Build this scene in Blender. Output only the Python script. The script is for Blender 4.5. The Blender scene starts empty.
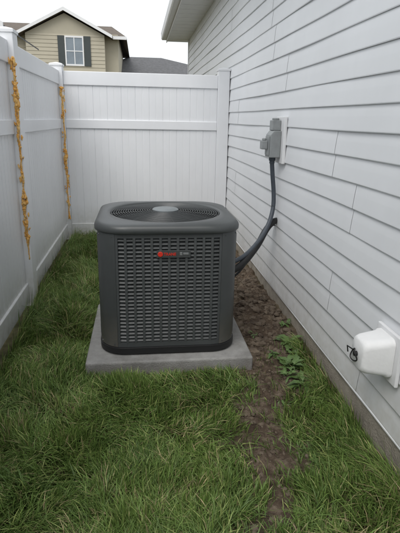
import bpy, math, random
import numpy as np
from mathutils import Vector, Matrix
random.seed(7); rng=np.random.default_rng(11)
scene=bpy.context.scene
scene.view_settings.view_transform='Standard'; scene.view_settings.look='None'; scene.view_settings.exposure=0

# ------------------------------------------------------------ helpers
class MB:
    def __init__(s): s.v=[]; s.f=[]
    def add(s,vs,fs):
        b=len(s.v); s.v+= [tuple(p) for p in vs]; s.f+=[tuple(i+b for i in f) for f in fs]
    def box(s,x0,x1,y0,y1,z0,z1):
        s.add([(x0,y0,z0),(x1,y0,z0),(x1,y1,z0),(x0,y1,z0),(x0,y0,z1),(x1,y0,z1),(x1,y1,z1),(x0,y1,z1)],
              [(0,3,2,1),(4,5,6,7),(0,1,5,4),(1,2,6,5),(2,3,7,6),(3,0,4,7)])
    def prism(s,poly,axis,a,b):
        n=len(poly)
        def P(p,q,t): return (t,p,q) if axis==0 else ((p,t,q) if axis==1 else (p,q,t))
        vs=[P(p,q,a) for p,q in poly]+[P(p,q,b) for p,q in poly]
        s.add(vs,[tuple(range(n))[::-1],tuple(range(n,2*n))]+[(i,(i+1)%n,n+(i+1)%n,n+i) for i in range(n)])
    def tube(s,pts,r,n=10,cap=True):
        pts=[Vector(p) for p in pts]; rs=r if hasattr(r,'__len__') else [r]*len(pts)
        rings=[]; up=Vector((0.13,0.21,0.97)).normalized()
        for i,p in enumerate(pts):
            t=(pts[min(i+1,len(pts)-1)]-pts[max(i-1,0)]).normalized()
            a=t.cross(up)
            if a.length<.05: a=t.cross(Vector((1,0,0)))
            a.normalize(); b=t.cross(a)
            rings.append([p+(a*math.cos(2*math.pi*k/n)+b*math.sin(2*math.pi*k/n))*rs[i] for k in range(n)])
        s.loft(rings,cap,cap)
    def loft(s,rings,c0=False,c1=False,closed=True):
        n=len(rings[0]); vs=[tuple(p) for r in rings for p in r]; fs=[]
        for i in range(len(rings)-1):
            for k in range(n if closed else n-1):
                k2=(k+1)%n; fs.append((i*n+k,i*n+k2,(i+1)*n+k2,(i+1)*n+k))
        if c0: fs.append(tuple(range(n))[::-1])
        if c1: fs.append(tuple((len(rings)-1)*n+k for k in range(n)))
        s.add(vs,fs)
    def obj(s,name,mat,parent=None,smooth=False,bevel=0,seg=2,angle=40):
        me=bpy.data.meshes.new(name); me.from_pydata(s.v,[],s.f); me.validate(); me.update()
        import bmesh
        bm=bmesh.new(); bm.from_mesh(me); bmesh.ops.recalc_face_normals(bm,faces=bm.faces); bm.to_mesh(me); bm.free()
        o=bpy.data.objects.new(name,me); scene.collection.objects.link(o)
        if mat: me.materials.append(mat)
        if smooth:
            for p in me.polygons: p.use_smooth=True
            try: me.set_sharp_from_angle(angle=math.radians(angle))
            except Exception: pass
        if bevel:
            m=o.modifiers.new('bevel','BEVEL'); m.width=bevel; m.segments=seg; m.limit_method='ANGLE'; m.angle_limit=math.radians(35)
        if parent: o.parent=parent
        return o
def empty(name,loc=(0,0,0)):
    e=bpy.data.objects.new(name,None); e.empty_display_size=.2; scene.collection.objects.link(e); return e
def snoise(x,y,s=1.0,seed=0):
    r=np.random.default_rng(seed); o=0; a=0
    for k in range(7):
        th=r.uniform(0,2*math.pi); fr=s*(1.0+k*.55); ph=r.uniform(0,6.28); am=1/(1+k*.5)
        o=o+am*np.sin((x*math.cos(th)+y*math.sin(th))*fr*2*math.pi+ph+1.3*np.sin(fr*3.1*(x*math.sin(th)-y*math.cos(th))+ph*2)); a+=am
    return o/a*1.6

# ------------------------------------------------------------ materials
def mat(name,col,rough=.6,metal=0,var=.0,vscale=4,bump=0,bscale=60,spec=.5,stretch=(1,1,1),col2=None,det=5):
    m=bpy.data.materials.new(name); m.use_nodes=True; nt=m.node_tree; b=nt.nodes['Principled BSDF']
    b.inputs['Roughness'].default_value=rough; b.inputs['Metallic'].default_value=metal
    b.inputs['Specular IOR Level'].default_value=spec
    b.inputs['Base Color'].default_value=(*col,1)
    tc=nt.nodes.new('ShaderNodeTexCoord'); mp=nt.nodes.new('ShaderNodeMapping'); mp.inputs['Scale'].default_value=stretch
    nt.links.new(tc.outputs['Object'],mp.inputs['Vector'])
    if var or col2:
        n=nt.nodes.new('ShaderNodeTexNoise'); n.inputs['Scale'].default_value=vscale; n.inputs['Detail'].default_value=det; n.inputs['Roughness'].default_value=.65
        nt.links.new(mp.outputs['Vector'],n.inputs['Vector'])
        r=nt.nodes.new('ShaderNodeValToRGB'); r.color_ramp.elements[0].position=.32; r.color_ramp.elements[1].position=.68
        c0=col2 if col2 else tuple(c*(1-var) for c in col); c1=col if col2 else tuple(min(1,c*(1+var*.6)) for c in col)
        r.color_ramp.elements[0].color=(*c0,1); r.color_ramp.elements[1].color=(*c1,1)
        nt.links.new(n.outputs['Fac'],r.inputs['Fac']); nt.links.new(r.outputs['Color'],b.inputs['Base Color'])
    if bump:
        n2=nt.nodes.new('ShaderNodeTexNoise'); n2.inputs['Scale'].default_value=bscale; n2.inputs['Detail'].default_value=4
        nt.links.new(mp.outputs['Vector'],n2.inputs['Vector'])
        bp=nt.nodes.new('ShaderNodeBump'); bp.inputs['Strength'].default_value=bump; bp.inputs['Distance'].default_value=.01
        nt.links.new(n2.outputs['Fac'],bp.inputs['Height']); nt.links.new(bp.outputs['Normal'],b.inputs['Normal'])
    return m
def dirty(m,dirt,z0,z1,scale=22,gain=1.0):
    """faint soil splash near the ground"""
    nt=m.node_tree; b=nt.nodes['Principled BSDF']; src=b.inputs['Base Color'].links[0].from_socket
    g=nt.nodes.new('ShaderNodeNewGeometry'); sp=nt.nodes.new('ShaderNodeSeparateXYZ'); nt.links.new(g.outputs['Position'],sp.inputs[0])
    mr=nt.nodes.new('ShaderNodeMapRange'); mr.inputs['From Min'].default_value=z1; mr.inputs['From Max'].default_value=z0; mr.inputs['To Max'].default_value=gain
    nt.links.new(sp.outputs['Z'],mr.inputs['Value'])
    n=nt.nodes.new('ShaderNodeTexNoise'); n.inputs['Scale'].default_value=scale; n.inputs['Detail'].default_value=5; nt.links.new(g.outputs['Position'],n.inputs['Vector'])
    mu=nt.nodes.new('ShaderNodeMath'); mu.operation='MULTIPLY'; nt.links.new(mr.outputs[0],mu.inputs[0]); nt.links.new(n.outputs['Fac'],mu.inputs[1])
    mx=nt.nodes.new('ShaderNodeMix'); mx.data_type='RGBA'; nt.links.new(mu.outputs[0],mx.inputs['Factor'])
    nt.links.new(src,mx.inputs['A']); mx.inputs['B'].default_value=(*dirt,1); nt.links.new(mx.outputs['Result'],b.inputs['Base Color'])
    return m
M_fence=dirty(mat('white_vinyl_fence',(.80,.81,.835),.42,var=.05,vscale=1.7,stretch=(1,1,.5)),(.33,.31,.22),0,.40)
M_side=dirty(mat('white_vinyl_siding',(.79,.80,.82),.5,var=.05,vscale=1.4,stretch=(1,1,.6),bump=.04,bscale=7),(.42,.38,.31),.05,.5,22,.8)
M_trim=mat('white_trim',(.79,.79,.80),.5,var=.04)
M_found=mat('foundation_concrete',(.36,.32,.265),.9,var=.25,vscale=12,bump=.5,bscale=90)
M_conc=dirty(mat('pad_concrete',(.33,.33,.325),.9,var=.33,vscale=6,bump=.4,bscale=140,det=8),(.13,.10,.07),-.01,.12,14)
M_ac=dirty(mat('ac_paint',(.055,.060,.061),.38,var=.14,vscale=5,bump=.03,bscale=250),(.16,.14,.11),.05,.35)
M_acl=mat('ac_louver_paint',(.060,.065,.067),.42,var=.12,vscale=9)
M_blk=mat('black_plastic',(.011,.011,.012),.5,var=.2)
M_coil=mat('dark_coil',(.012,.013,.014),.6,var=.3,vscale=40)
M_cap=mat('fan_hub_grey',(.19,.21,.22),.45,var=.12)
M_red=mat('logo_red',(.60,.03,.015),.4,var=.05)
M_silver=mat('badge_silver',(.30,.31,.32),.35,.6,var=.1)
M_box=mat('grey_box_paint',(.27,.285,.29),.45,var=.15,vscale=14)
M_cond=mat('grey_conduit',(.06,.072,.09),.5,var=.2,vscale=20)
M_cover=mat('white_foam_cover',(.80,.80,.80),.55,var=.05,vscale=9,bump=.12,bscale=50)
M_foam=mat('orange_foam',(.86,.36,.03),.6,col2=(.86,.62,.26),vscale=17,bump=1.0,bscale=70,det=8)
M_beige=mat('beige_siding',(.46,.42,.33),.8,var=.06,vscale=1.5)
M_roof=mat('brown_shingles',(.13,.105,.085),.95,var=.35,vscale=6,bump=.3,bscale=20)
M_roofg=mat('grey_shingles',(.11,.11,.115),.95,var=.3,vscale=6,bump=.3,bscale=20)
M_glass=mat('window_glass',(.22,.26,.30),.12,var=.2,vscale=1.2)
M_shut=mat('dark_shutter',(.05,.06,.06),.6,var=.1)

# ------------------------------------------------------------ ground
def path_edges(y):
    ys=[-6,0,1.05,1.33,1.8,2.15,2.6,3.3,5.7]; l=[.25,.30,.36,.36,.39,.45,.60,.62,.66]; r=[.36,.42,.54,.60,.66,.80,1.03,1.1,1.1]
    return np.interp(y,ys,l),np.interp(y,ys,r)
def dirtmask(x,y):
    l,r=path_edges(y); w=.080*snoise(x,y,1.5,3)+.050*snoise(x,y,4.3,4)+.03*snoise(x,y,11,14)
    d=np.minimum(x-l,r-x)+w
    m=np.clip(d/.15+.45,0,1)
    m=m*(x<1.12)*(y<5.75)*(y>-6)
    return m
def gz(x,y):
    inn=np.clip((1.3-np.abs(x))/.2,0,1)*np.clip((y+3)/1,0,1)*np.clip((6.2-y)/.5,0,1)
    z=.010*snoise(x,y,.9,1)+.006*snoise(x,y,3.1,2)
    dm=dirtmask(x,y)
    z=z+dm*(.010*snoise(x,y,6,5)+.007*snoise(x,y,19,6)-.010)
    z=z+dm*.028*np.clip((y-2.7)/.5,0,1)*np.clip(.4+snoise(x,y,2.4,41),0,1.4)
    z=z+np.clip((x-.55)/.5,0,1)*.035*np.clip((y-1.8)/1,0,1)
    return z*inn-.004
xs=np.unique(np.concatenate([np.linspace(-900,-60,10),np.linspace(-60,-1.4,24),np.arange(-1.3,.2,.05),np.arange(.2,1.15,.0125),np.linspace(1.2,60,24),np.linspace(60,900,10)]))
ys=np.unique(np.concatenate([np.linspace(-900,-60,10),np.linspace(-60,-3.2,20),np.arange(-3,.9,.08),np.arange(.9,4.4,.0125),np.arange(4.4,6.2,.03),np.linspace(6.4,60,30),np.linspace(60,900,10)]))
X,Y=np.meshgrid(xs,ys); Z=gz(X,Y); D=dirtmask(X,Y)
nx,ny=len(xs),len(ys)
me=bpy.data.meshes.new('ground')
co=np.stack([X,Y,Z],-1).reshape(-1,3)
idx=np.arange(nx*ny).reshape(ny,nx)
q=np.stack([idx[:-1,:-1],idx[:-1,1:],idx[1:,1:],idx[1:,:-1]],-1).reshape(-1,4)
def bulk(me,co,loops,starts,tot):
    me.vertices.add(len(co)); me.vertices.foreach_set('co',co.astype(np.float32).ravel())
    me.loops.add(len(loops)); me.loops.foreach_set('vertex_index',loops.astype(np.int32))
    me.polygons.add(len(starts)); me.polygons.foreach_set('loop_start',starts.astype(np.int32)); me.polygons.foreach_set('loop_total',tot.astype(np.int32))
    me.update(calc_edges=True); me.validate()
bulk(me,co,q.ravel(),np.arange(len(q))*4,np.full(len(q),4))
me.polygons.foreach_set('use_smooth',np.ones(len(q),bool))
at=me.attributes.new('dirt','FLOAT','POINT'); at.data.foreach_set('value',D.ravel().astype(np.float32))
ground=bpy.data.objects.new('ground',me); scene.collection.objects.link(ground)
m=bpy.data.materials.new('soil_and_thatch'); m.use_nodes=True; nt=m.node_tree; b=nt.nodes['Principled BSDF']; b.inputs['Roughness'].default_value=.95; b.inputs['Specular IOR Level'].default_value=.15
g=nt.nodes.new('ShaderNodeNewGeometry')
def nz(scale,det=6):
    n=nt.nodes.new('ShaderNodeTexNoise'); n.inputs['Scale'].default_value=scale; n.inputs['Detail'].default_value=det; n.inputs['Roughness'].default_value=.7; nt.links.new(g.outputs['Position'],n.inputs['Vector']); return n
def ramp(src,cs):
    r=nt.nodes.new('ShaderNodeValToRGB'); e=r.color_ramp.elements
    while len(e)<len(cs): e.new(.5)
    for i,(p,c) in enumerate(cs): e[i].position=p; e[i].color=(*c,1)
    nt.links.new(src,r.inputs['Fac']); return r
soil=ramp(nz(13).outputs['Fac'],[(.3,(.042,.029,.021)),(.5,(.105,.077,.056)),(.66,(.22,.175,.13))])
gr=ramp(nz(9).outputs['Fac'],[(.3,(.035,.040,.016)),(.7,(.12,.105,.055))])
a=nt.nodes.new('ShaderNodeAttribute'); a.attribute_name='dirt'
mx=nt.nodes.new('ShaderNodeMix'); mx.data_type='RGBA'; nt.links.new(a.outputs['Fac'],mx.inputs['Factor']); nt.links.new(gr.outputs['Color'],mx.inputs['A']); nt.links.new(soil.outputs['Color'],mx.inputs['B'])
nt.links.new(mx.outputs['Result'],b.inputs['Base Color'])
bp=nt.nodes.new('ShaderNodeBump'); bp.inputs['Strength'].default_value=.9; bp.inputs['Distance'].default_value=.014; nt.links.new(nz(55,6).outputs['Fac'],bp.inputs['Height']); nt.links.new(bp.outputs['Normal'],b.inputs['Normal'])
me.materials.append(m)

# ------------------------------------------------------------ grass
PAD=(-.315,.625,2.43,3.33)
def grass_mat():
    m=bpy.data.materials.new('grass_blades'); m.use_nodes=True; nt=m.node_tree; b=nt.nodes['Principled BSDF']
    b.inputs['Roughness'].default_value=.5; b.inputs['Specular IOR Level'].default_value=.3
    a=nt.nodes.new('ShaderNodeAttribute'); a.attribute_name='Col'; nt.links.new(a.outputs['Color'],b.inputs['Base Color'])
    return m
M_grass=grass_mat()
def scatter(n,x0,x1,y0,y1):
    nc=n//11; cxs=rng.uniform(x0,x1,nc); cys=rng.uniform(y0,y1,nc)
    k=rng.integers(0,nc,n); r=rng.normal(0,.014,(n,2))
    return cxs[k]+r[:,0],cys[k]+r[:,1]
def grow(zones):
    PX=[];PY=[]
    for n,z in zones:
        x,y=scatter(n,*z); PX.append(x);PY.append(y)
    x=np.concatenate(PX); y=np.concatenate(PY)
    dm=dirtmask(x,y)
    thin=np.clip(snoise(x,y,1.7,31)-.25,0,1)*.85
    keep=(rng.random(len(x))>dm*1.0-.03)&(rng.random(len(x))>thin)&~((x>PAD[0]-.004)&(x<PAD[1]+.004)&(y>PAD[2]-.006)&(y<PAD[3]+.004))&(x<1.0)
    keep&=~((x<-.795)&(x>-.93))
    x=x[keep];y=y[keep];dm=dm[keep];n=len(x)
    tall=.5+.5*snoise(x,y,1.1,21)
    L=rng.uniform(.035,.090,n)*(1+.55*np.clip(tall,-.4,1.2))
    backl=(x<-.3)&(y>2.9); L=np.where(backl,L*rng.uniform(1.0,1.8,n),L)
    L*=np.where(dm>.02,.66,1)
    dpad=np.maximum(np.maximum(PAD[0]-x,x-PAD[1]),np.maximum(PAD[2]-y,y-PAD[3]))
    L*=np.interp(dpad,[0,.03,.14],[.45,.65,1])
    L*=np.interp(x,[-.80,-.72,.9,1.0],[1.4,1,1,1.3])
    th=2*math.pi*(.5+.5*snoise(x,y,.8,22))+rng.normal(0,1.1,n)
    lean=np.clip(.66+.38*snoise(x,y,1.9,23)+rng.normal(0,.33,n),.05,1.4)
    dx=np.cos(th);dy=np.sin(th)
    dx=np.where((x>.9)&(dx>0),-dx,dx); dx=np.where((x<-.70)&(dx<0)&(x>-.8),-dx,dx)
    dy=np.where((dpad<.06)&(y<PAD[2])&(dy>0),-dy,dy)
    wa=rng.uniform(0,math.pi,n); wx=np.cos(wa);wy=np.sin(wa); W=rng.uniform(.0012,.0028,n)
    z0=gz(x,y)-.003
    T=[0,.38,.74,1.0]; WF=[1,.95,.65,0]
    V=np.zeros((n,7,3),np.float32); c=0
    for t,wf in zip(T,WF):
        h=L*lean*t**1.8; zz=L*t*(1-.42*np.clip(lean,0,1.2)*t)
        px=x+dx*h; py=y+dy*h; pz=z0+np.maximum(zz,.0)
        if wf>0:
            V[:,c]=np.stack([px-wx*W*wf,py-wy*W*wf,pz],-1); V[:,c+1]=np.stack([px+wx*W*wf,py+wy*W*wf,pz],-1); c+=2
        else: V[:,c]=np.stack([px,py,pz],-1)
    base=(np.arange(n)*7)[:,None]
    loops=(base+np.array([0,1,3,2, 2,3,5,4, 4,5,6])[None]).ravel()
    st=(np.arange(n)*11)[:,None]+np.array([0,4,8])[None]; tt=np.tile([4,4,3],n)
    me=bpy.data.meshes.new('lawn_grass'); bulk(me,V.reshape(-1,3),loops,st.ravel(),tt)
    g0=np.array([.075,.130,.030]); g1=np.array([.155,.235,.055]); g2=np.array([.26,.31,.10]); straw=np.array([.42,.35,.19])
    u=np.clip(rng.beta(2,2.4,n)+.32*snoise(x,y,1.4,24),0,1)[:,None]
    C=g0+(g1-g0)*u
    ps=.04+.16*np.clip(snoise(x,y,1.3,33),0,1)
    pick=rng.random(n); C=np.where((pick<.12)[:,None],g2,C); C=np.where((pick>1-ps)[:,None],straw*rng.uniform(.5,1.1,(n,1)),C)
    C=C*rng.uniform(.75,1.25,(n,1))
    cc=np.ones((n,7,4),np.float32); cc[:,:,:3]=C[:,None,:]
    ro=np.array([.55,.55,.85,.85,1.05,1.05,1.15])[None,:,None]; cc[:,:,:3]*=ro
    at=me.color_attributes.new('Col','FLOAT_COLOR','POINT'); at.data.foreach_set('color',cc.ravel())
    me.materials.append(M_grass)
    o=bpy.data.objects.new('lawn_grass',me); scene.collection.objects.link(o)
grow([(54000,(-.80,1.0,1.0,1.9)),(38000,(-.80,1.0,1.9,2.7)),(18000,(-.80,-.28,2.7,4.2)),(11000,(-.80,-.1,4.2,5.62)),
      (9000,(-.80,1.0,-.8,1.0)),(2500,(-.3,.9,3.3,5.6)),(3000,(-2.2,-.93,0,6))])

# soil clods and pebbles
cl=MB()
def clod(c,r):
    n=6; rings=[]
    sx,sy,sz=[random.uniform(.7,1.3) for _ in range(3)]; ph=random.uniform(0,6)
    for i in range(5):
        a=math.pi*(i+.5)/5; rr=math.sin(a)*r; zz=math.cos(a)*r*.7*sz
        rings.append([(c[0]+rr*sx*math.cos(2*math.pi*k/n+ph)*random.uniform(.75,1.25),c[1]+rr*sy*math.sin(2*math.pi*k/n+ph)*random.uniform(.75,1.25),c[2]+zz) for k in range(n)])
    cl.loft(rings,True,True)
cnt=0
while cnt<2300:
    x=random.uniform(.2,1.0); y=random.uniform(.9,4.8)
    if dirtmask(np.array([x]),np.array([y]))[0]<.4: continue
    if PAD[0]-.02<x<PAD[1]+.02 and PAD[2]-.02<y<PAD[3]+.02: continue
    r=.0025+.012*random.random()**4
    if y>2.6: r*=1.3+1.4*random.random()
    clod((x,y,float(gz(np.array([x]),np.array([y]))[0])+r*.1),r); cnt+=1
M_clod=mat('soil_clod',(.19,.15,.11),.95,col2=(.060,.042,.030),vscale=14,bump=.5,bscale=200)
cl.obj('soil_clods',M_clod)

# weeds with broad leaves
M_leaf=mat('weed_leaf',(.10,.17,.05),.5,var=.4,vscale=25)
def weed(x,y,n,R,seed):
    rd=random.Random(seed); w=MB(); z=float(gz(np.array([x]),np.array([y]))[0])
    for i in range(n):
        a=rd.uniform(0,6.28); L=R*rd.uniform(.35,1); wd=L*rd.uniform(.08,.20); el=rd.uniform(.15,1.1)
        d=Vector((math.cos(a),math.sin(a),0)); s=Vector((-math.sin(a),math.cos(a),0)); rows=[]
        ox=x+rd.uniform(-.03,.03); oy=y+rd.uniform(-.03,.03)
        for j in range(7):
            t=j/6; ww=wd*max(.06,math.sin(math.pi*min(1,.08+t*.92))**.8) if t>.2 else .002+wd*.25*t
            p=Vector((ox,oy,z))+d*(L*t*math.cos(el*(1-.3*t)))+Vector((0,0,L*(t*math.sin(el)-.45*t*t)+.006))
            jag=1+.28*(-1)**j
            rows.append([p-s*ww*jag+Vector((0,0,ww*.3)),p,p+s*ww*jag+Vector((0,0,ww*.3))])
        w.loft(rows,closed=False)
    w.obj('weed_plant',M_leaf,smooth=True,angle=80)
for i,(x,y,n,R) in enumerate([(.85,2.42,30,.13),(.93,2.70,26,.13),(.80,2.60,14,.07),(.88,2.24,26,.12),(.74,2.86,10,.05),(.95,2.05,16,.10),(.80,2.33,14,.08),(.70,2.05,9,.05),(.97,2.95,12,.07),(.92,2.55,18,.10),(-.66,3.9,16,.15),(-.55,4.7,16,.18)]): weed(x,y,n,R,i+5)

# ------------------------------------------------------------ vinyl fences
def fence(posts,along,fixed,name,skip_first=False):
    e=empty(name)
    def B(mb,a0,a1,c0,c1,z0,z1):
        if along==0: mb.box(a0,a1,fixed+c0,fixed+c1,z0,z1)
        else: mb.box(fixed+c0,fixed+c1,a0,a1,z0,z1)
    P=MB()
    for k,p in enumerate(posts):
        if skip_first and k==0: continue
        B(P,p-.0635,p+.0635,-.0635,.0635,-.1,1.90)
    P.obj('posts',M_fence,e,bevel=.005)
    Cp=MB()
    for k,p in enumerate(posts):
        if skip_first and k==0: continue
        cxx,cyy=(p,fixed) if along==0 else (fixed,p)
        def ring(h,z): return [(cxx-h,cyy-h,z),(cxx+h,cyy-h,z),(cxx+h,cyy+h,z),(cxx-h,cyy+h,z)]
        Cp.loft([ring(.070,1.885),ring(.0705,1.905),ring(.060,1.910),ring(.008,1.925)],True,True)
    Cp.obj('post_caps',M_fence,e,bevel=.002)
    Rl=MB(); Pn=MB()
    for a,bb in zip(posts[:-1],posts[1:]):
        s,t=a+.0635,bb-.0635
        B(Rl,s,t,-.026,.026,1.70,1.84); B(Rl,s,t,-.026,.026,1.25,1.345); B(Rl,s,t,-.026,.026,.04,.18)
        for za,zb in ((.18,1.25),(1.345,1.70)):
            wd=.1465; n=max(1,round((t-s)/wd)); wd=(t-s)/n; prof=[]
            for i in range(n):
                u0=s+i*wd
                prof+=[(u0,.006),(u0+.0035,.011),(u0+wd*.5-.004,.011),(u0+wd*.5-.002,.0095),(u0+wd*.5+.002,.0095),(u0+wd*.5+.004,.011),(u0+wd-.0035,.011)]
            prof.append((t,.006))
            for sg in (1,-1):
                r0=[];r1=[]
                for u,o in prof:
                    pt=(u,fixed+sg*o) if along==0 else (fixed+sg*o,u)
                    r0.append((*pt,za)); r1.append((*pt,zb))
                Pn.loft([r0,r1],closed=False)
    Rl.obj('rails',M_fence,e,bevel=.005); Pn.obj('panels',M_fence,e)
    return e
fence([-2.7,-.6,1.5,3.6,5.70],1,-.862,'vinyl_fence')
fence([-.862,.944],0,5.70,'vinyl_fence',skip_first=True)

# orange foam squeezed along the fence posts (uneven, crinkled)
def foam(name,x,y,z0,z1,seed,w):
    rd=random.Random(seed); f=MB(); n=170
    for s_ in range(3):
        pts=[];rs=[]; ph=rd.uniform(0,6); jx=jy=0
        for i in range(n):
            t=i/(n-1); zz=z0+(z1-z0)*t; a=ph+t*19+2.4*math.sin(t*7+seed+s_)+1.2*math.sin(t*23+s_*2)
            env=.35+.65*max(0,.5+.5*math.sin(t*11+seed*1.7)+.35*math.sin(t*37+seed))
            jx=.7*jx+rd.uniform(-.002,.002); jy=.7*jy+rd.uniform(-.002,.002)
            k=w*.62*env
            pts.append((x+k*math.cos(a)+jx,y+k*math.sin(a)*.9+jy,zz+rd.uniform(-.002,.002))); rs.append(max(.0025,w*env*(.25+.45*rd.random())) if 0<i<n-1 else .001)
        f.tube(pts,rs,7)
    for k in range(46):
        t=rd.random()**.8; p=Vector((x+rd.uniform(-1,1)*w*1.1,y+rd.uniform(-1,1)*w,z0+(z1-z0)*t))
        L=rd.uniform(.008,.04); f.tube([p+Vector((0,0,L*.5)),p+Vector((rd.uniform(-.008,.008),0,L*.35)),p,p-Vector((rd.uniform(-.006,.006),rd.uniform(-.008,.008),L*.5)),p-Vector((0,0,L*.7))],[.001,w*.25,w*.42,w*.22,.001],6)
    f.obj(name,M_foam,smooth=True,angle=50)
foam('orange_foam_strip',-.812,3.533,.36,1.74,3,.018)
foam('orange_foam_strip',-.812,5.632,.24,1.68,9,.021)

# ------------------------------------------------------------ white sided house
H=empty('white_siding_house')
YA,YE=-4.0,10.5
S=MB(); zb=.13; pitch=.12; nrow=12
rs=random.Random(4)
for r in range(nrow):
    z0=zb+r*2*pitch; y=YE-rs.uniform(.4,3.6); cuts=[YE-.06]
    while y>YA+.5: cuts.append(y); y-=3.7
    cuts.append(YA)
    for c in range(len(cuts)-1):
        y1,y0=cuts[c],cuts[c+1]; ny_=max(2,int((y1-y0)/.16)); rings=[]
        for j in range(ny_+1):
            yy=y0+(y1-y0)*j/ny_; ex=.0014*(1-j/ny_)
            wv=.0020*math.sin(yy*2.3+r*1.7)+.0012*math.sin(yy*6.1+r*.9)
            ring=[]
            for h in range(2):
                zc=z0+h*pitch; zw=.0014*math.sin(yy*2.7+r*2.1+h)
                for o,dz in ((.000,.000),(.0115,.0),(.013,.004),(.0125,.012),(.008,.070),(.0025,pitch)):
                    ring.append((1.025-o-ex-wv*(o>.001),yy,zc+dz+zw))
            rings.append(ring)
        S.loft(rings,closed=False)
S.obj('siding',M_side,H)
W_=MB(); W_.box(1.03,8.9,YA,YE,.12,3.02); W_.obj('wall_core',M_side,H)
F=MB(); F.box(1.022,8.9,YA,YE,-.4,.117); F.obj('foundation',M_found,H,bevel=.004)
T=MB(); T.box(1.002,1.029,YE-.055,YE+.03,.12,2.88); T.box(1.012,1.0285,YA,YE-.06,.118,.1285); T.obj('corner_trim',M_trim,H,bevel=.003)
E=MB(); E.box(.60,1.03,YA,YE+.35,2.885,2.90)
for yy in np.arange(YA,YE+.3,.30): E.box(.602,1.028,yy,yy+.006,2.881,2.886)
E.obj('soffit',M_trim,H)
E=MB(); E.box(.585,.60,YA,YE+.35,2.86,3.04); E.obj('fascia',M_trim,H,bevel=.003)
E=MB(); E.prism([(.485,2.925),(.500,2.905),(.583,2.905),(.583,3.03),(.575,3.03),(.575,2.915),(.505,2.915),(.493,2.93),(.493,3.03),(.475,3.03)],1,YA,YE+.33); E.obj('gutter',M_trim,H)
E=MB(); E.prism([(.55,3.045),(4.95,4.9),(9.35,3.045),(9.35,3.075),(4.95,4.94),(.55,3.075)],1,YA-.3,YE+.36); E.obj('roof',M_roofg,H)
E=MB(); E.prism([(1.03,3.02),(8.9,3.02),(4.95,4.86)],1,YA,YE); E.obj('gable',M_side,H)

# ------------------------------------------------------------ wall services
A=empty('electrical_disconnect_box')
b=MB(); b.box(.990,1.012,3.36,3.56,1.08,1.40); b.obj('mounting_block',M_trim,A,bevel=.004)
b=MB(); b.prism([(.912,1.12),(.912,1.275),(.935,1.305),(.989,1.305),(.989,1.12)],1,3.41,3.54); b.obj('box_body',M_box,A,bevel=.005)
b=MB(); b.box(.906,.9115,3.422,3.528,1.135,1.265); b.obj('cover_plate',M_box,A,bevel=.002)
b=MB(); b.box(.93,.989,3.435,3.525,1.306,1.375); b.tube([(.96,3.48,1.375),(.96,3.48,1.39)],.025,14); b.obj('upper_housing',M_box,A,bevel=.004)
b=MB(); b.box(.862,.9055,3.45,3.51,1.175,1.235); b.tube([(.885,3.48,1.235),(.885,3.48,1.252)],.016,12); b.obj('switch_housing',M_box,A,bevel=.005)
b=MB(); b.tube([(.95,3.475,1.12),(.95,3.475,1.095)],.024,14); b.tube([(.95,3.475,1.095),(.95,3.475,1.075)],.020,8); b.obj('conduit_hub',M_cond,A,bevel=.002)
def spline(pts,n=12):
    P=[Vector(p) for p in pts]; P=[P[0]*2-P[1]]+P+[P[-1]*2-P[-2]]; out=[]
    for i in range(1,len(P)-2):
        for k in range(n):
            t=k/n; out.append(.5*((2*P[i])+(P[i+1]-P[i-1])*t+(2*P[i-1]-5*P[i]+4*P[i+1]-P[i+2])*t*t+(3*P[i]-P[i-1]-3*P[i+1]+P[i+2])*t**3))
    out.append(P[-2]); return out
b=MB(); sp=spline([(.95,3.475,1.08),(.962,3.475,.98),(.976,3.47,.86),(.972,3.45,.75),(.93,3.40,.64),(.84,3.32,.53),(.70,3.22,.44),(.50,3.12,.40)],30)
b.tube(sp,[.0155+.0010*(i%2) for i in range(len(sp))],12); b.obj('electrical_conduit',M_cond,smooth=True,angle=80)
b=MB(); sp=spline([(1.03,3.50,.65),(.985,3.47,.645),(.92,3.41,.60),(.82,3.30,.49),(.68,3.18,.39),(.50,3.08,.35)],14)
b.tube(sp,.024,12); sp=spline([(1.03,3.55,.61),(.98,3.52,.60),(.90,3.44,.53),(.80,3.34,.42),(.66,3.22,.31),(.50,3.13,.28)],14); b.tube(sp,.009,10)
b.obj('refrigerant_line_set',M_blk,smooth=True)

# outdoor faucet cover
A=empty('outdoor_faucet_cover')
b=MB(); b.box(.996,1.012,1.60,1.795,.355,.565); b.obj('mounting_block',M_trim,A,bevel=.004)
def rr(h,w,r,x,cy,cz,n=6):
    out=[]
    for q_,(sy,sz) in enumerate(((1,1),(-1,1),(-1,-1),(1,-1))):
        for k in range(n+1):
            a=math.pi/2*(q_+k/n); out.append((x,cy+sy*(w-r)+r*math.cos(a),cz+sz*(h-r)+r*math.sin(a)))
    return out
b=MB(); cy_,cz_=1.705,.462
b.loft([rr(.086,.075,.028,.995,cy_,cz_),rr(.086,.075,.028,.980,cy_,cz_),rr(.081,.071,.030,.972,cy_,cz_),rr(.072,.062,.032,.898,cy_,cz_),rr(.067,.057,.034,.881,cy_,cz_),rr(.058,.048,.032,.873,cy_,cz_)],True,True)
b.obj('foam_shell',M_cover,A,smooth=True,angle=50)
b=MB(); loop=[(.866+.006*math.sin(a*2),cy_+.010+.024*math.cos(a),cz_-.01+.026*math.sin(a)) for a in np.linspace(0,2*math.pi,26)]
b.tube(loop,.0028,7); b.tube([(.874,cy_,cz_),(.861,cy_,cz_)],.011,12); b.tube([(.863,cy_+.02,cz_+.01),(.850,cy_+.045,cz_+.015),(.858,cy_+.05,cz_-.015)],.003,7); b.obj('tie_cord',M_blk,A,smooth=True)

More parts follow.
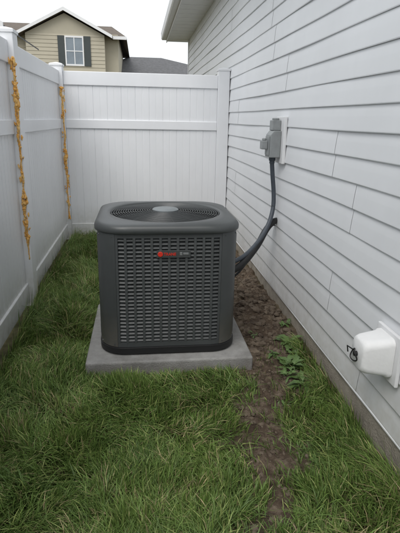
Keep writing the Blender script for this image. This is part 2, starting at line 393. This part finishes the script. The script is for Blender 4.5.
# ------------------------------------------------------------ concrete pad
b=MB(); b.box(PAD[0],PAD[1],PAD[2],PAD[3],-.06,.080); b.obj('concrete_pad',M_conc,bevel=.012,seg=3)

# ------------------------------------------------------------ air conditioner
A=empty('air_conditioner'); cx,cy=.150,2.895; HB=.390
def rsq(h,r,th):
    c,s=abs(math.cos(th)),abs(math.sin(th))
    if c<s: c,s=s,c
    t=h/c; k=h-r
    if s*t>k: t=k*(c+s)+math.sqrt(max(0,k*k*(c+s)**2-2*k*k+r*r))
    return t
NT=144
def oring(h,r,z): return [(cx+rsq(h,r,2*math.pi*k/NT)*math.cos(2*math.pi*k/NT),cy+rsq(h,r,2*math.pi*k/NT)*math.sin(2*math.pi*k/NT),z) for k in range(NT)]
def cring(r,z): return [(cx+r*math.cos(2*math.pi*k/NT),cy+r*math.sin(2*math.pi*k/NT),z) for k in range(NT)]
R0=.15; K0=HB-R0
b=MB(); b.loft([oring(.36,.14,.081),oring(.384,R0,.083),oring(.393,R0,.092),oring(.394,R0,.126),oring(.384,R0,.131)],True,True); b.obj('base_pan',M_blk,A,smooth=True)
b=MB(); b.loft([oring(.350,.13,.131),oring(.350,.13,.78)]); b.obj('coil',M_coil,A,smooth=True)
b=MB(); Lv=MB(); Rb=MB(); hw=.288
def dep(u):
    a=abs(u)-K0
    return 0 if a<=0 else math.sqrt(R0*R0-a*a)-R0
def side(q_,u,o,z):
    a=q_*math.pi/2; d=HB+o+dep(u)
    return (cx+d*math.sin(a)+u*math.cos(a), cy-d*math.cos(a)+u*math.sin(a), z)
ZT=.786
for q_ in range(4):
    def loc(u,d): a=q_*math.pi/2; return (cx+d*math.sin(a)+u*math.cos(a),cy-d*math.cos(a)+u*math.sin(a))
    d0=HB+dep(hw)
    pts=[loc(hw-.001,d0-.03),loc(hw,d0)]
    a0=math.asin((hw-K0)/R0)
    for i in range(1,14):
        a=a0+(math.pi/2-2*a0)*i/14; pts.append(loc(K0+R0*math.sin(a),K0+R0*math.cos(a)))
    pts+=[loc(d0,hw),loc(d0-.03,hw-.001)]
    b.loft([[(*p,.1315) for p in pts],[(*p,ZT) for p in pts]],closed=False)
    def slab(mb,u0,u1,o0,o1,z0,z1,n=1):
        for i in range(n):
            a0=u0+(u1-u0)*i/n; a1=u0+(u1-u0)*(i+1)/n
            vs=[side(q_,a0,o0,z0),side(q_,a1,o0,z0),side(q_,a1,o1,z0),side(q_,a0,o1,z0),side(q_,a0,o0,z1),side(q_,a1,o0,z1),side(q_,a1,o1,z1),side(q_,a0,o1,z1)]
            mb.add(vs,[(0,3,2,1),(4,5,6,7),(0,1,5,4),(1,2,6,5),(2,3,7,6),(3,0,4,7)])
    slab(Rb,-hw+.001,hw-.001,-.02,-.001,.1315,.160,12); slab(Rb,-hw+.001,hw-.001,-.02,-.001,.762,ZT,12)
    nc=12
    for i in range(nc+1):
        u=-hw+.008+(2*hw-.016)*i/nc
        slab(Rb,u-.0068,u+.0068,-.012,.001,.160,.762)
    nr=28; zp=(.762-.160)/nr
    for j in range(nr):
        z=.160+zp*(j+.5)
        for i in range(12):
            a0=-hw+.004+(2*hw-.008)*i/12; a1=-hw+.004+(2*hw-.008)*(i+1)/12
            pr=[(-.017,z+.0075),(-.015,z+.0085),(-.002,z-.0035),(-.0025,z-.0070),(-.004,z-.0066)]
            Lv.loft([[side(q_,a0,o_,zz) for o_,zz in pr],[side(q_,a1,o_,zz) for o_,zz in pr]],True,True)
b.obj('corner_panels',M_ac,A,smooth=True,angle=35)
Rb.obj('grille_frame',M_acl,A); Lv.obj('louvers',M_acl,A)
b=MB()
b.loft([oring(.375,.14,.7865),oring(.400,.175,.7865),oring(.404,.180,.790),oring(.405,.180,.806),oring(.402,.180,.818),oring(.394,.180,.828),oring(.380,.18,.834),
        [tuple(np.array(p)*.5+np.array(q_)*.5) for p,q_ in zip(oring(.365,.18,.836),cring(.345,.838))],cring(.333,.836),cring(.326,.828),cring(.322,.79)])
b.obj('top_cover',M_ac,A,smooth=True,angle=60)
b=MB(); b.loft([cring(.3215,.79),cring(.3215,.60)],False,True); b.obj('fan_shroud',M_blk,A,smooth=True)
dome=lambda r:.829+.016*(1-(r/.325)**2)
b=MB()
for i in range(17):
    r=.095+i*.0142; n=64
    b.loft([[ (cx+(r+.0021*math.cos(p))*math.cos(a),cy+(r+.0021*math.cos(p))*math.sin(a),dome(r)+.0021*math.sin(p)) for p in np.linspace(0,2*math.pi,6,endpoint=False)] for a in np.linspace(0,2*math.pi,n+1)])
for i in range(16):
    a=2*math.pi*i/16+.1; ca,sa=math.cos(a),math.sin(a)
    b.tube([(cx+r*ca,cy+r*sa,dome(r)-.003) for r in np.linspace(.07,.324,6)],.0026,6)
b.obj('fan_grille',M_acl,A,smooth=True)
b=MB(); b.loft([cring(.078,.838),cring(.079,.848),cring(.073,.853),cring(.03,.855)],True,True); b.obj('fan_hub_cap',M_cap,A,smooth=True)
b=MB()
for i in range(4):
    a=i*math.pi/2+.5; rows=[]
    for t in np.linspace(.07,.30,6):
        w=.35+.9*(t-.07); rows.append([(cx+t*math.cos(a+s_*w*.9),cy+t*math.sin(a+s_*w*.9),.74+s_*.035) for s_ in (-.5,-.2,.2,.5)])
    b.loft(rows,closed=False)
b.loft([cring(.075,.70),cring(.075,.78)],True,True); b.obj('fan_blades',M_coil,A,smooth=True)
b=MB()
for q_ in range(4):
    for u in (-.306,.306):
        for z in (.770,.146):
            a=q_*math.pi/2; n=Vector((math.sin(a),-math.cos(a),0)); p=Vector(side(q_,u,0,z))
            b.tube([p-n*.006,p+n*.003],.004,8)
b.obj('screws',M_acl,A)
y0=cy-HB-.0065
b=MB(); b.box(cx-.068,cx+.115,y0,y0+.006,.655,.697); b.obj('badge_plate',M_ac,A,bevel=.002)
b=MB(); c0=(cx-.048,.676)
b.loft([[(c0[0]+r*math.cos(a),y0-o_,c0[1]+r*math.sin(a)) for a in np.linspace(0,2*math.pi,24,endpoint=False)] for r,o_ in ((.014,-.001),(.014,.003),(.012,.004))],True,True); b.obj('logo_disc',M_red,A)
def text(body,x,z,size,m,name):
    cu=bpy.data.curves.new(name,'FONT'); cu.body=body; cu.size=size; cu.extrude=.0012; cu.offset=.0004
    o=bpy.data.objects.new(name,cu); scene.collection.objects.link(o); o.rotation_euler=(math.radians(90),0,0); o.location=(x,y0-.0016,z); o.parent=A; cu.materials.append(m)
text('TRANE',cx-.030,.669,.021,M_red,'logo_letters')
b=MB(); b.box(cx+.056,cx+.070,y0-.002,y0+.001,.668,.686); b.box(cx+.074,cx+.104,y0-.002,y0+.001,.671,.683); b.obj('model_badge',M_silver,A,bevel=.002)

# ------------------------------------------------------------ background houses
def lap(mb,x0,x1,y,z0,z1,st=.18):
    z=z0
    while z<z1: mb.add([(x0,y,z),(x1,y,z),(x1,y-.018,z),(x0,y-.018,z),(x1,y,min(z+st,z1)),(x0,y,min(z+st,z1))],[(0,1,2,3),(3,2,4,5)]); z+=st
B=empty('beige_house'); YH=27
b=MB(); b.box(-13,-1.0,YH+.6,YH+9,0,5.45); b.box(-5.5,-1.65,YH,YH+.59,0,5.3); b.prism([(-5.5,5.3),(-1.65,5.3),(-3.57,6.25)],1,YH,YH+4); lap(b,-5.5,-1.65,YH-.003,0,5.3); lap(b,-13,-5.51,YH+.597,0,5.3); b.obj('walls',M_beige,B)
b=MB(); b.prism([(-5.9,5.17),(-3.57,6.33),(-1.25,5.17),(-1.25,5.29),(-3.57,6.47),(-5.9,5.29)],1,YH-.25,YH+4.5); b.obj('gable_roof',M_roof,B)
b=MB(); b.add([(-13.4,YH+.2,5.3),(-.55,YH+.2,5.3),(-1.5,YH+4.8,6.5),(-13.4,YH+4.8,6.5),(-.55,YH+9.4,5.3),(-13.4,YH+9.4,5.3)],[(0,1,2,3),(1,4,2),(4,5,3,2)]); b.obj('main_roof',M_roof,B)
b=MB()
for s_ in (-1,1):
    xe=-3.57+s_*2.32; b.add([(-3.57,YH-.27,6.48),(xe,YH-.27,5.30),(xe,YH-.27,5.15),(-3.57,YH-.27,6.32),(-3.57,YH-.30,6.48),(xe,YH-.30,5.30),(xe,YH-.30,5.15),(-3.57,YH-.30,6.32)],[(0,1,2,3),(4,5,6,7),(0,1,5,4),(3,2,6,7)])
b.box(-13.4,-5.91,YH+.15,YH+.2,5.17,5.32); b.box(-1.24,-.55,YH+.15,YH+.2,5.17,5.32); b.obj('fascia',M_trim,B)
b=MB(); xw=-3.15; z_=-.18; b.box(xw-.46,xw+.46,YH-.05,YH-.01,4.02+z_,4.10+z_);b.box(xw-.46,xw+.46,YH-.05,YH-.01,5.33+z_,5.41+z_);b.box(xw-.46,xw-.40,YH-.05,YH-.01,4.10+z_,5.33+z_);b.box(xw+.40,xw+.46,YH-.05,YH-.01,4.10+z_,5.33+z_);b.box(xw-.02,xw+.02,YH-.045,YH-.01,4.10+z_,5.33+z_);b.box(xw-.4,xw-.02,YH-.045,YH-.01,4.69+z_,4.73+z_);b.box(xw+.02,xw+.4,YH-.045,YH-.01,4.69+z_,4.73+z_); b.obj('window_frame',M_trim,B)
b=MB(); b.box(xw-.4,xw+.4,YH-.03,YH-.022,4.1+z_,5.33+z_); b.obj('window_glass',M_glass,B)
b=MB(); b.box(xw-.80,xw-.48,YH-.06,YH-.01,4.02+z_,5.41+z_); b.box(xw+.48,xw+.80,YH-.06,YH-.01,4.02+z_,5.41+z_); b.obj('shutters',M_shut,B)

B=empty('grey_roof_house'); Y2=32
b=MB(); b.box(-2.5,6,Y2,Y2+8,0,3.9); b.obj('walls',M_beige,B)
b=MB(); b.add([(-3,Y2-.4,3.9),(6.5,Y2-.4,3.9),(6.5,Y2+8.4,3.9),(-3,Y2+8.4,3.9),(-.6,Y2+4,5.35),(1.6,Y2+4,5.35)],[(0,1,5,4),(1,2,5),(2,3,4,5),(3,0,4)]); b.obj('roof',M_roofg,B)
b=MB(); b.box(-3,6.5,Y2-.45,Y2-.4,3.75,3.92); b.obj('fascia',M_trim,B)

B=empty('garden_shed'); Y3=8.0
b=MB(); b.box(-5.0,-2.25,Y3+.1,Y3+2.4,0,2.55); b.prism([(-5.0,2.55),(-2.25,2.55),(-3.625,3.45)],1,Y3+.1,Y3+2.4); b.obj('walls',M_beige,B)
b=MB(); b.prism([(-5.35,2.60),(-3.625,3.70),(-1.92,2.60),(-1.92,2.625),(-3.625,3.73),(-5.35,2.625)],1,Y3-.05,Y3+2.6); b.obj('roof',M_roofg,B)
b=MB()
for s_ in (-1,1):
    xe=-3.625+s_*1.715; b.prism([(-3.625,3.755),(xe,2.65),(xe,2.44),(-3.625,3.53)],1,Y3-.09,Y3-.055)
b.obj('rake_boards',M_trim,B)

# ------------------------------------------------------------ sky, sun, camera
w=bpy.data.worlds.new('World'); scene.world=w; w.use_nodes=True; nt=w.node_tree; bg=nt.nodes['Background']
sk=nt.nodes.new('ShaderNodeTexSky'); sk.sky_type='NISHITA'; sk.sun_disc=False
EL,AZ=math.radians(55),math.radians(208)
sk.sun_elevation=EL; sk.sun_rotation=AZ; sk.dust_density=4; sk.air_density=1.5
mx=nt.nodes.new('ShaderNodeMix'); mx.data_type='RGBA'; mx.inputs['Factor'].default_value=.9
nt.links.new(sk.outputs[0],mx.inputs['A']); mx.inputs['B'].default_value=(9.2,9.6,9.9,1)
nt.links.new(mx.outputs['Result'],bg.inputs['Color']); bg.inputs['Strength'].default_value=.128
su=bpy.data.lights.new('sun','SUN'); su.energy=1.9; su.angle=math.radians(40); su.color=(1,.97,.93)
so=bpy.data.objects.new('sun',su); scene.collection.objects.link(so)
sd=Vector((math.sin(AZ)*math.cos(EL),math.cos(AZ)*math.cos(EL),math.sin(EL)))
so.rotation_euler=sd.to_track_quat('Z','Y').to_euler(); so.location=sd*20

yaw,pitch_,roll=.1262,.2957,.0199
f=Vector((math.sin(yaw)*math.cos(pitch_),math.cos(yaw)*math.cos(pitch_),-math.sin(pitch_)))
r=Vector((math.cos(yaw),-math.sin(yaw),0)); u=r.cross(f)
r2=r*math.cos(roll)+u*math.sin(roll); u2=u*math.cos(roll)-r*math.sin(roll)
cam=bpy.data.cameras.new('camera'); co_=bpy.data.objects.new('camera',cam); scene.collection.objects.link(co_)
Mx=Matrix((r2,u2,-f)).transposed().to_4x4(); Mx.translation=Vector((0,0,1.371)); co_.matrix_world=Mx
cam.sensor_fit='VERTICAL'; cam.sensor_height=36; cam.lens=483.15/533*36; cam.clip_end=3000; cam.clip_start=.02
scene.camera=co_
